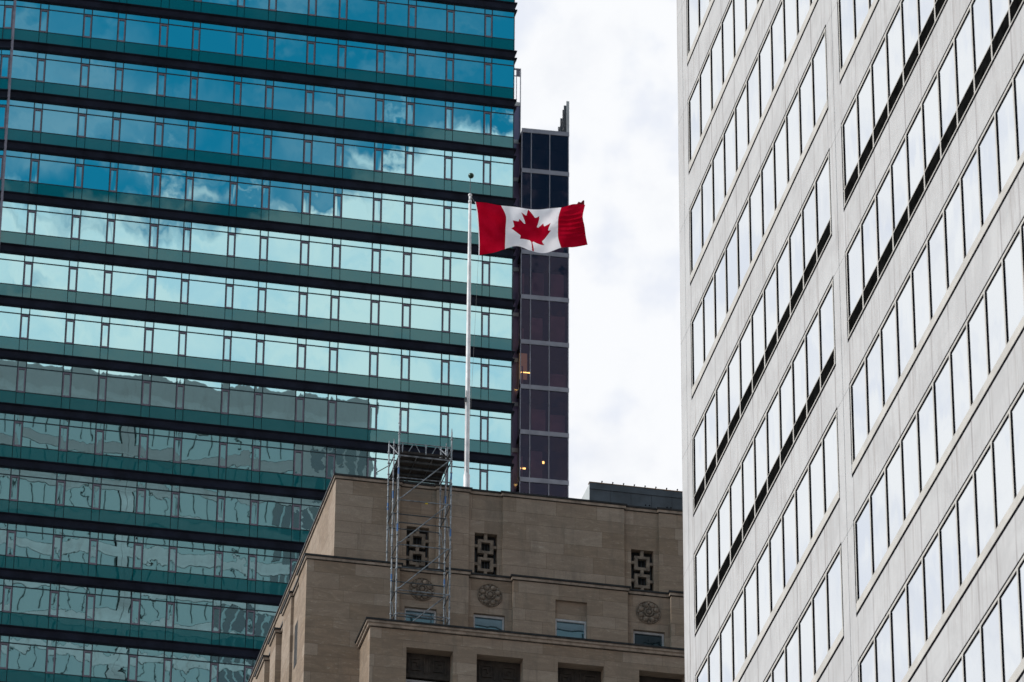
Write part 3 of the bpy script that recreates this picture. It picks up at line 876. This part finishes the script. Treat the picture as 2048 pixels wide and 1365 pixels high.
    for i, h in enumerate(holesC):
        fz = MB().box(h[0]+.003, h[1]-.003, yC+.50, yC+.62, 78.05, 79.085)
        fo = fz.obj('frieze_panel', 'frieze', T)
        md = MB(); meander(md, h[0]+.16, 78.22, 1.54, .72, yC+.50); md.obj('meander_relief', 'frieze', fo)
        win(T, h[0]+.12, h[1]-.12, 74.5, 78.0, yC+.60)
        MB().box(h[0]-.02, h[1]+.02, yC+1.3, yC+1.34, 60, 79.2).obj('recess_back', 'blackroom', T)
    # the body below the picture
    MB().box(uB+.3, UR, 1.72, 30, GROUND, 66.5).box(uC+.02, UR-.1, yC+1.4, 1.70, GROUND, 60.5).obj('base_wall', 'stone', T)
    return T
stone_building()

# ------------------------------------------------------------------ roof plant room behind the parapet
def plant_room():
    T = thing('rooftop_plant_room', 'dark slate metal-clad plant room on the stone building roof beside the white tower', 'plant room', **SB)
    u0, u1, y0, y1, z0, z1 = 41.86, 56.0, 10.0, 20.0, 87.6, 92.76
    MB().box(u0+.02, u1, y0+.05, y1, z0, z1-.02).obj('wall', 'slate', T)
    MB().box(u0-.01, u0+.018, y0+.03, y1, z0, z1-.03).obj('side_cladding', 'slate_side', T)
    k = 0; u = u0
    rnd = random.Random(4)
    while u < u1-.2:
        w_ = .905
        MB().box(u+.004, min(u1, u+w_-.006), y0+.0+rnd.uniform(0, .012), y0+.048, z0, z1-.30).obj('cladding_panel', 'slate', T)
        u += w_
    MB().box(u0-.01, u1, y0-.03, y0+.046, z1-.295, z1).obj('fascia', 'slate', T)
    MB().box(u0-.03, u1, y0-.05, y0+.2, z1+.001, z1+.03).obj('roof_edge_trim', 'bronze_dark', T)
    for i in range(26):
        uu = u0+.52+i*.475
        b = MB().tube((uu, y0+.0, z1+.03), (uu+.02, y0, z1+.10), .022, n=8).sphere((uu+.02, y0, z1+.11), .035, 8, 6)
        b.obj('edge_light', 'dark', T)
    for uu in (u0+2.45, u0+3.4, u0+4.35):
        r = MB()
        for d in (0, .17):
            for q in range(4): r.sphere((uu+d, y0-.01, z1-.8-q*.95), .03, 8, 6)
        r.obj('rivets', 'dark', T)
M['bronze_dark'] = principled("brown_edge_trim", (.25, .13, .06), .6, .3, var=.3)  # brown line along the roof edge
plant_room()

# ------------------------------------------------------------------ scaffold
def scaffold():
    T = thing('scaffold_tower', 'galvanised steel scaffold tower with plank deck standing against the stone building', 'scaffold', **SB)
    UL, URt = 31.64, 33.79; V = (0.0, 1.09, 2.18); r = .030
    lifts = [79.9, 81.87, 83.87, 85.85, 87.83]
    base = (79.95, 79.95, 83.72)
    tops = ((89.75, 89.15), (89.0, 89.05), (89.45, 89.45))
    for i, y in enumerate(V):
        for k, u in enumerate((UL, URt)):
            p = MB().tube((u, y, base[i]), (u, y, tops[i][k]), r, n=12)
            p.tube((u, y, tops[i][k]), (u, y, tops[i][k]+.14), r*.6, n=8)
            z = base[i]+.35
            while z < tops[i][k]-.1:
                p.tube((u, y, z-.02), (u, y, z+.02), .052, n=12); z += .5
            p.tube((u, y, base[i]-.02), (u, y, base[i]), .08, n=8)
            o = p.obj('upright', 'galv', T)
            for zz in ((87.15, 84.6) if (i == 0) else (86.6, 82.9)):
                if base[i] < zz < tops[i][k] and (i+k) < 3:
                    MB().tube((u, y, zz-.16), (u, y, zz+.16), r+.004, n=12).obj('marking', 'blue', o)
    # ledgers along the wall
    for y, zs in ((0.0, (80.85, 81.87, 82.87, 83.87, 84.85, 85.85, 86.85)), (1.09, (81.25, 82.27, 82.76, 83.77, 85.77, 87.83)), (2.18, (85.66, 87.83))):
        for z in zs:
            MB().tube((UL+.03, y, z), (URt-.03, y, z), .024, n=10).tube((UL+.03, y, z-.03), (UL+.09, y, z), .03, n=8).tube((URt-.09, y, z), (URt-.03, y, z-.03), .03, n=8).obj('ledger', 'galv_dark' if y > .5 or z in (82.87, 84.85) else 'galv', T)
    # transoms and braces across the depth
    for u in (UL, URt):
        for a, b, zs in ((0.0, 1.09, (80.85, 81.87, 83.87, 85.85, 87.83, 88.35)), (1.09, 2.18, (85.85, 87.83, 88.35))):
            for z in zs: MB().tube((u, a+.03, z), (u, b-.03, z), .022, n=8).obj('transom', 'galv_dark', T)
        for n_, (z0, z1) in enumerate(zip(lifts, lifts[1:])):
            s = 1 if n_ % 2 else 0
            ya, yb = ((.03, 1.06), (1.06, .03))[s]
            MB().tube((u+.04, ya, z0+.08), (u+.04, yb, z1-.08), .021, n=8).obj('side_brace', 'galv_dark', T)
            if z0 > 83.5: MB().tube((u+.04, 1.09+ya, z0+.08), (u+.04, 1.09+yb, z1-.08), .021, n=8).obj('side_brace', 'galv_dark', T)
        MB().tube((u-.02, .02, 87.9), (u-.02, 1.9, 89.25), .02, n=8).obj('side_brace', 'galv', T)
    # face braces, lower left to upper right
    for z0, z1 in ((79.95, 81.75), (81.9, 83.77), (83.9, 85.75), (85.88, 87.72)):
        b = MB().tube((UL+.14, -.055, z0+.06), (URt-.12, -.055, z1+.06), .024, n=10)
        b.tube((UL+.0, -.04, z0), (UL+.14, -.055, z0+.06), .026, n=8).tube((URt-.12, -.055, z1+.06), (URt, -.04, z1+.10), .026, n=8)
        b.obj('face_brace', 'galv', T)
    # deck bays
    for k, (a, b) in enumerate(((.04, .52), (.56, 1.04), (1.14, 1.62), (1.66, 2.14))):
        d = MB().box(UL+.05, URt-.05, a, b, 87.90, 87.94)
        do = d.obj('deck', 'plank', T)
        f = MB().box(UL+.05, URt-.05, a, a+.035, 87.84, 87.898).box(UL+.05, URt-.05, b-.035, b, 87.84, 87.898)
        for q in range(4): x = UL+.08+q*(URt-UL-.2)/3; f.box(x, x+.03, a+.04, b-.04, 87.85, 87.898)
        f.obj('deck_frame', 'galv_dark' if k else 'galv', do)
    MB().box(UL+.06, URt-.06, -.02, .02, 87.95, 88.05).obj('toe_board', 'plank', T)
    # lattice guard rail
    g = MB().tube((UL, .0, 88.42), (URt, .0, 88.42), .022, n=8)
    n = 6; L = URt-UL-.3
    xs = [UL+.14, UL+.42, UL+.62, UL+.84, UL+1.10, UL+1.30, UL+1.52, UL+1.72, UL+1.98]
    g.tube((xs[0], 0, 87.98), (xs[0], 0, 88.42), .026, n=8).tube((xs[4], 0, 87.98), (xs[4], 0, 88.42), .03, n=8).tube((xs[8], 0, 87.98), (xs[8], 0, 88.42), .026, n=8)
    g.tube((xs[1]-.05, 0, 87.98), (xs[2]-.04, 0, 88.42), .016, n=8).tube((xs[2]+.04, 0, 88.42), (xs[3]+.05, 0, 87.98), .016, n=8)
    g.tube((xs[5]+.02, 0, 87.98), (xs[6]+.02, 0, 88.42), .016, n=8).tube((xs[6]+.08, 0, 88.42), (xs[7]+.1, 0, 87.98), .016, n=8)
    g.obj('guard_rail', 'galv', T)
    MB().tube((32.75, 0, 85.80), (32.85, 0, 85.80), .03, n=8).obj('tag', 'yellow', T)
    tie = MB().tube((31.25, 2.9, 88.05), (31.25, 2.9, 88.75), .02, n=8).tube((31.25, 2.9, 88.45), (31.66, 2.2, 88.48), .02, n=8)
    tie.obj('tie_post', 'galv_dark', T)
scaffold()

# ------------------------------------------------------------------ flagpole and flag
def flagpole():
    T = thing('flagpole', 'tall white flagpole topped by a dark green ball on the stone building roof', 'flagpole', **SB)
    u, y = 35.245, 4.0
    p = MB().tube((u, y, 87.6), (u, y, 89.35), .135, n=20, cap=False).tube((u, y, 89.35), (u, y, 89.42), .135, .10, n=20, cap=False)
    for z0, z1, r0, r1 in ((89.42, 94.5, .103, .096), (94.5, 99.4, .092, .080), (99.4, 102.3, .074, .062)):
        p.tube((u, y, z0), (u, y, z1), r0, r1, n=20, cap=False)
    p.obj('shaft', 'polew', T, smooth=True).data.polygons
    MB().tube((u, y, 102.3), (u, y, 102.42), .075, n=16).tube((u, y, 102.42), (u, y, 102.62), .055, n=16).sphere((u, y, 102.70), .085, 14, 8, (1, 1, .8)).obj('truck', 'polew', T, smooth=True)
    MB().tube((u, y, 102.7), (u, y, 103.55), .014, n=8).obj('spindle', 'galv_dark', T)
    MB().sphere((u+.03, y, 103.66), .125, 20, 12).obj('finial_ball', 'ball', T, smooth=True)
    MB().tube((u+.06, y, 102.62), (u+.245, y+.03, 102.32), .008, n=6).tube((u+.40, y+.05, 99.8), (u+.30, y+.02, 97.0), .005, n=6).tube((u+.30, y+.02, 97.0), (u+.12, y, 92.0), .005, n=6).obj('halyard', 'rope', T)
    cl = MB().tube((u-.085, y-.09, 92.55), (u-.085, y-.09, 93.25), .012, n=6).box(u-.13, u-.07, y-.14, y-.08, 92.7, 92.9).obj('cleat', 'galv_dark', T)
    MB().tube((u-.11, y-.10, 89.5), (u-.10, y-.09, 92.7), .012, n=6).obj('pulley_line', 'polew', T)
flagpole()

LEAF = None
def leaf_poly():
    """eleven-pointed maple leaf outline, y up, in flag units (flag 2 x 1, centre 0,0)"""
    import re
    path = "m-90 2030 45-863a95 95 0 0 0-111-98l-859 151 116-320a65 65 0 0 0-20-73l-941-762 212-99a65 65 0 0 0 34-79l-186-572 542 115a65 65 0 0 0 73-38l105-247 423 454a65 65 0 0 0 111-57l-204-1052 327 189a65 65 0 0 0 91-27l332-652 332 652a65 65 0 0 0 91 27l327-189-204 1052a65 65 0 0 0 111 57l423-454 105 247a65 65 0 0 0 73 38l542-115-186 572a65 65 0 0 0 34 79l212 99-941 762a65 65 0 0 0-20 73l116 320-859-151a95 95 0 0 0-111 98l45 863z"
    tok = re.findall(r'[mlaz]|-?\d+', path)
    pts = []; i = 0; x = y = 0; cmd = None
    while i < len(tok):
        if tok[i] in 'mlaz': cmd = tok[i]; i += 1
        if cmd == 'z': break
        if cmd in 'ml': x += int(tok[i]); y += int(tok[i+1]); i += 2; cmd = 'l'
        else: x += int(tok[i+5]); y += int(tok[i+6]); i += 7
        pts.append((x/4800.0, -y/4800.0))
    return pts

def flag():
    C = [(0,[(35.47, 102.46), (35.56, 101.96), (35.62, 101.23), (35.66, 100.5), (35.66, 99.87)]),(0.125,[(36.09, 102.50), (36.22, 101.92), (36.27, 101.31), (36.28, 100.66), (36.24, 100.09)]),(0.25,[(36.63, 102.49), (36.84, 102.0), (36.83, 101.39), (36.82, 100.82), (36.81, 100.37)]),(0.375,[(37.3, 102.46), (37.35, 101.95), (37.38, 101.46), (37.36, 100.94), (37.34, 100.53)]),(0.5,[(37.87, 102.47), (37.92, 101.97), (37.94, 101.46), (37.94, 100.92), (37.92, 100.43)]),(0.625,[(38.53, 102.55), (38.53, 102.0), (38.53, 101.46), (38.55, 100.93), (38.55, 100.43)]),(0.75,[(39.26, 102.73), (39.14, 102.26), (39.12, 101.74), (39.13, 101.22), (39.27, 100.75)]),(0.875,[(39.77, 103.02), (39.7, 102.43), (39.7, 101.89), (39.75, 101.38), (39.79, 100.84)]),(1,[(40.32, 103.0), (40.23, 102.45), (40.3, 101.97), (40.36, 101.48), (40.43, 101.1)])]
    def cr(P, t):
        n = len(P)-1; f = min(max(t, 0), 1)*n; i = min(int(f), n-1); f -= i
        p0, p1, p2, p3 = P[max(i-1, 0)], P[i], P[i+1], P[min(i+2, n)]
        return tuple(.5*((2*b)+(-a+c)*f+(2*a-5*b+4*c-d)*f*f+(-a+3*b-3*c+d)*f**3) for a, b, c, d in zip(p0, p1, p2, p3))
    NS, NT = 420, 220
    leaf = leaf_poly()
    def inside(px, py):
        c = False; n = len(leaf); j = n-1
        for i in range(n):
            xi, yi = leaf[i]; xj, yj = leaf[j]
            if (yi > py) != (yj > py) and px < (xj-xi)*(py-yi)/(yj-yi)+xi: c = not c
            j = i
        return c
    verts = []; fac = []
    for i in range(NS+1):
        s = i/NS
        for j in range(NT+1):
            t = j/NT
            u, z = cr([cr(c[1], t) for c in C], s)
            w = .24*math.sin(s*8.2+1.3*t+.4)*min(1, s*3) + .055*math.sin(s*24+t*9)*min(1, s*2)
            # diagonal pull folds from the top hoist corner
            w += .10*math.sin((t*9-s*14))*(1-min(1, s*2.0))*min(1, s*8) + .045*math.sin((t*19-s*33))*(1-min(1, s*2.6))*min(1, s*8)
            # gathers in the fly end
            w += .05*math.sin(t*58+s*16+1.5*math.sin(s*20))*max(0, min(1, (s-.72)*6))*math.sin(min(1, t*1.15)*math.pi)
            # folded right lobe and the curl at the upper fly corner
            w += .05*math.exp(-((s-.66)**2/.0012+(t-.42)**2/.01))
            if s > .84 and t < .22: w += -.34*(1-t/.22)*(s-.84)/.16
            w += .04*math.sin(s*11-t*13) + .022*math.sin(s*31-t*8+1)*s
            w += 1.5*s + .25*math.sin(s*5.5)
            verts.append((u+.20*w, 4.10+w, z+.53*w+.028*math.sin(s*19+1)*(1-t)*min(1, s*4)+.03*math.sin(s*15+2)*t*min(1, s*4))); fac.append((s, t))
    faces = []
    for i in range(NS):
        for j in range(NT):
            a = i*(NT+1)+j; faces.append((a, a+1, a+NT+2, a+NT+1))
    me = bpy.data.meshes.new('canadian_flag'); me.from_pydata(verts, [], faces); me.update()
    at = me.attributes.new('pattern', 'FLOAT', 'POINT')
    vals = []
    for s, t in fac:
        r = 1.0 if (s < .25 or s > .75) else 0.0
        if .27 < s < .73:
            tp = .5+(t-.5)*.885+.016*math.sin(s*17+.8)
            if inside((s-.5+.009*math.sin(t*9+s*5)+.022*(.5-t)-(.02*(t-.8) if t > .8 else 0))*2*1.0, (.5-tp)): r = 1.0
        if s < .012: r = 0.0
        vals.append(r)
    at.data.foreach_set('value', vals)
    for p in me.polygons: p.use_smooth = True
    m, g = mat("flag_cloth")
    an = g.n('ShaderNodeAttribute', attribute_name='pattern')
    tc = g.n('ShaderNodeTexCoord')
    nz = g.noise(g.v('MULTIPLY', tc.outputs['Object'], (1, 1, 1)), 1.3, 4, .5).outputs[0]
    red = g.mix(g.ramp(nz, .35, .65), (.36, .002, .016), (.44, .004, .024))
    c = g.mix(g.ramp(an.outputs['Fac'], .4, .6, smooth=False), (.90, .88, .93), red)
    df = g.n('ShaderNodeBsdfDiffuse', i_Color=c); tl = g.n('ShaderNodeBsdfTranslucent', i_Color=c)
    mx = g.n('ShaderNodeMixShader', i_0=.42)
    wv = g.noise(tc.outputs['Object'], 260, 2, .5).outputs[0]
    bp = g.n('ShaderNodeBump', i_Strength=.12, i_Distance=.002, i_Height=wv)
    g.put(df.inputs['Normal'], bp.outputs[0])
    m.node_tree.links.new(df.outputs[0], mx.inputs[1]); m.node_tree.links.new(tl.outputs[0], mx.inputs[2])
    m.node_tree.links.new(mx.outputs[0], g.out.inputs[0])
    me.materials.append(m)
    o = bpy.data.objects.new('flag', me); COL.objects.link(o)
    o.location = SB['loc']; o.rotation_euler = (0, 0, SB['rz'])
    o['label'] = 'red and white flag with a maple leaf flying from the white flagpole'; o['category'] = 'flag'
    # frayed upper fly corner
    fr = MB().prism([(4.06, 102.97), (4.08, 102.97), (4.08, 103.12), (4.06, 103.12)], 'x', 40.0, 40.2)
    v = [(39.93, 4.0, 102.96), (40.02, 4.02, 103.12), (40.12, 4.0, 103.08), (40.22, 4.02, 103.22), (40.27, 4.0, 103.20), (40.28, 4.04, 102.90)]
    v = [(a+.28, b+1.4, c+.74) for a, b, c in v]
    v2 = [(a, b+.015, c) for a, b, c in v]
    f = [(0, 1, 2), (0, 2, 5), (2, 3, 4, 5), (6, 8, 7), (6, 11, 8), (8, 11, 10, 9)]
    raw('frayed_corner', v+v2, f, 'frayed', o)
M['frayed'] = principled("frayed_red_cloth", (.22, .003, .01), .8, var=.2)
flag()
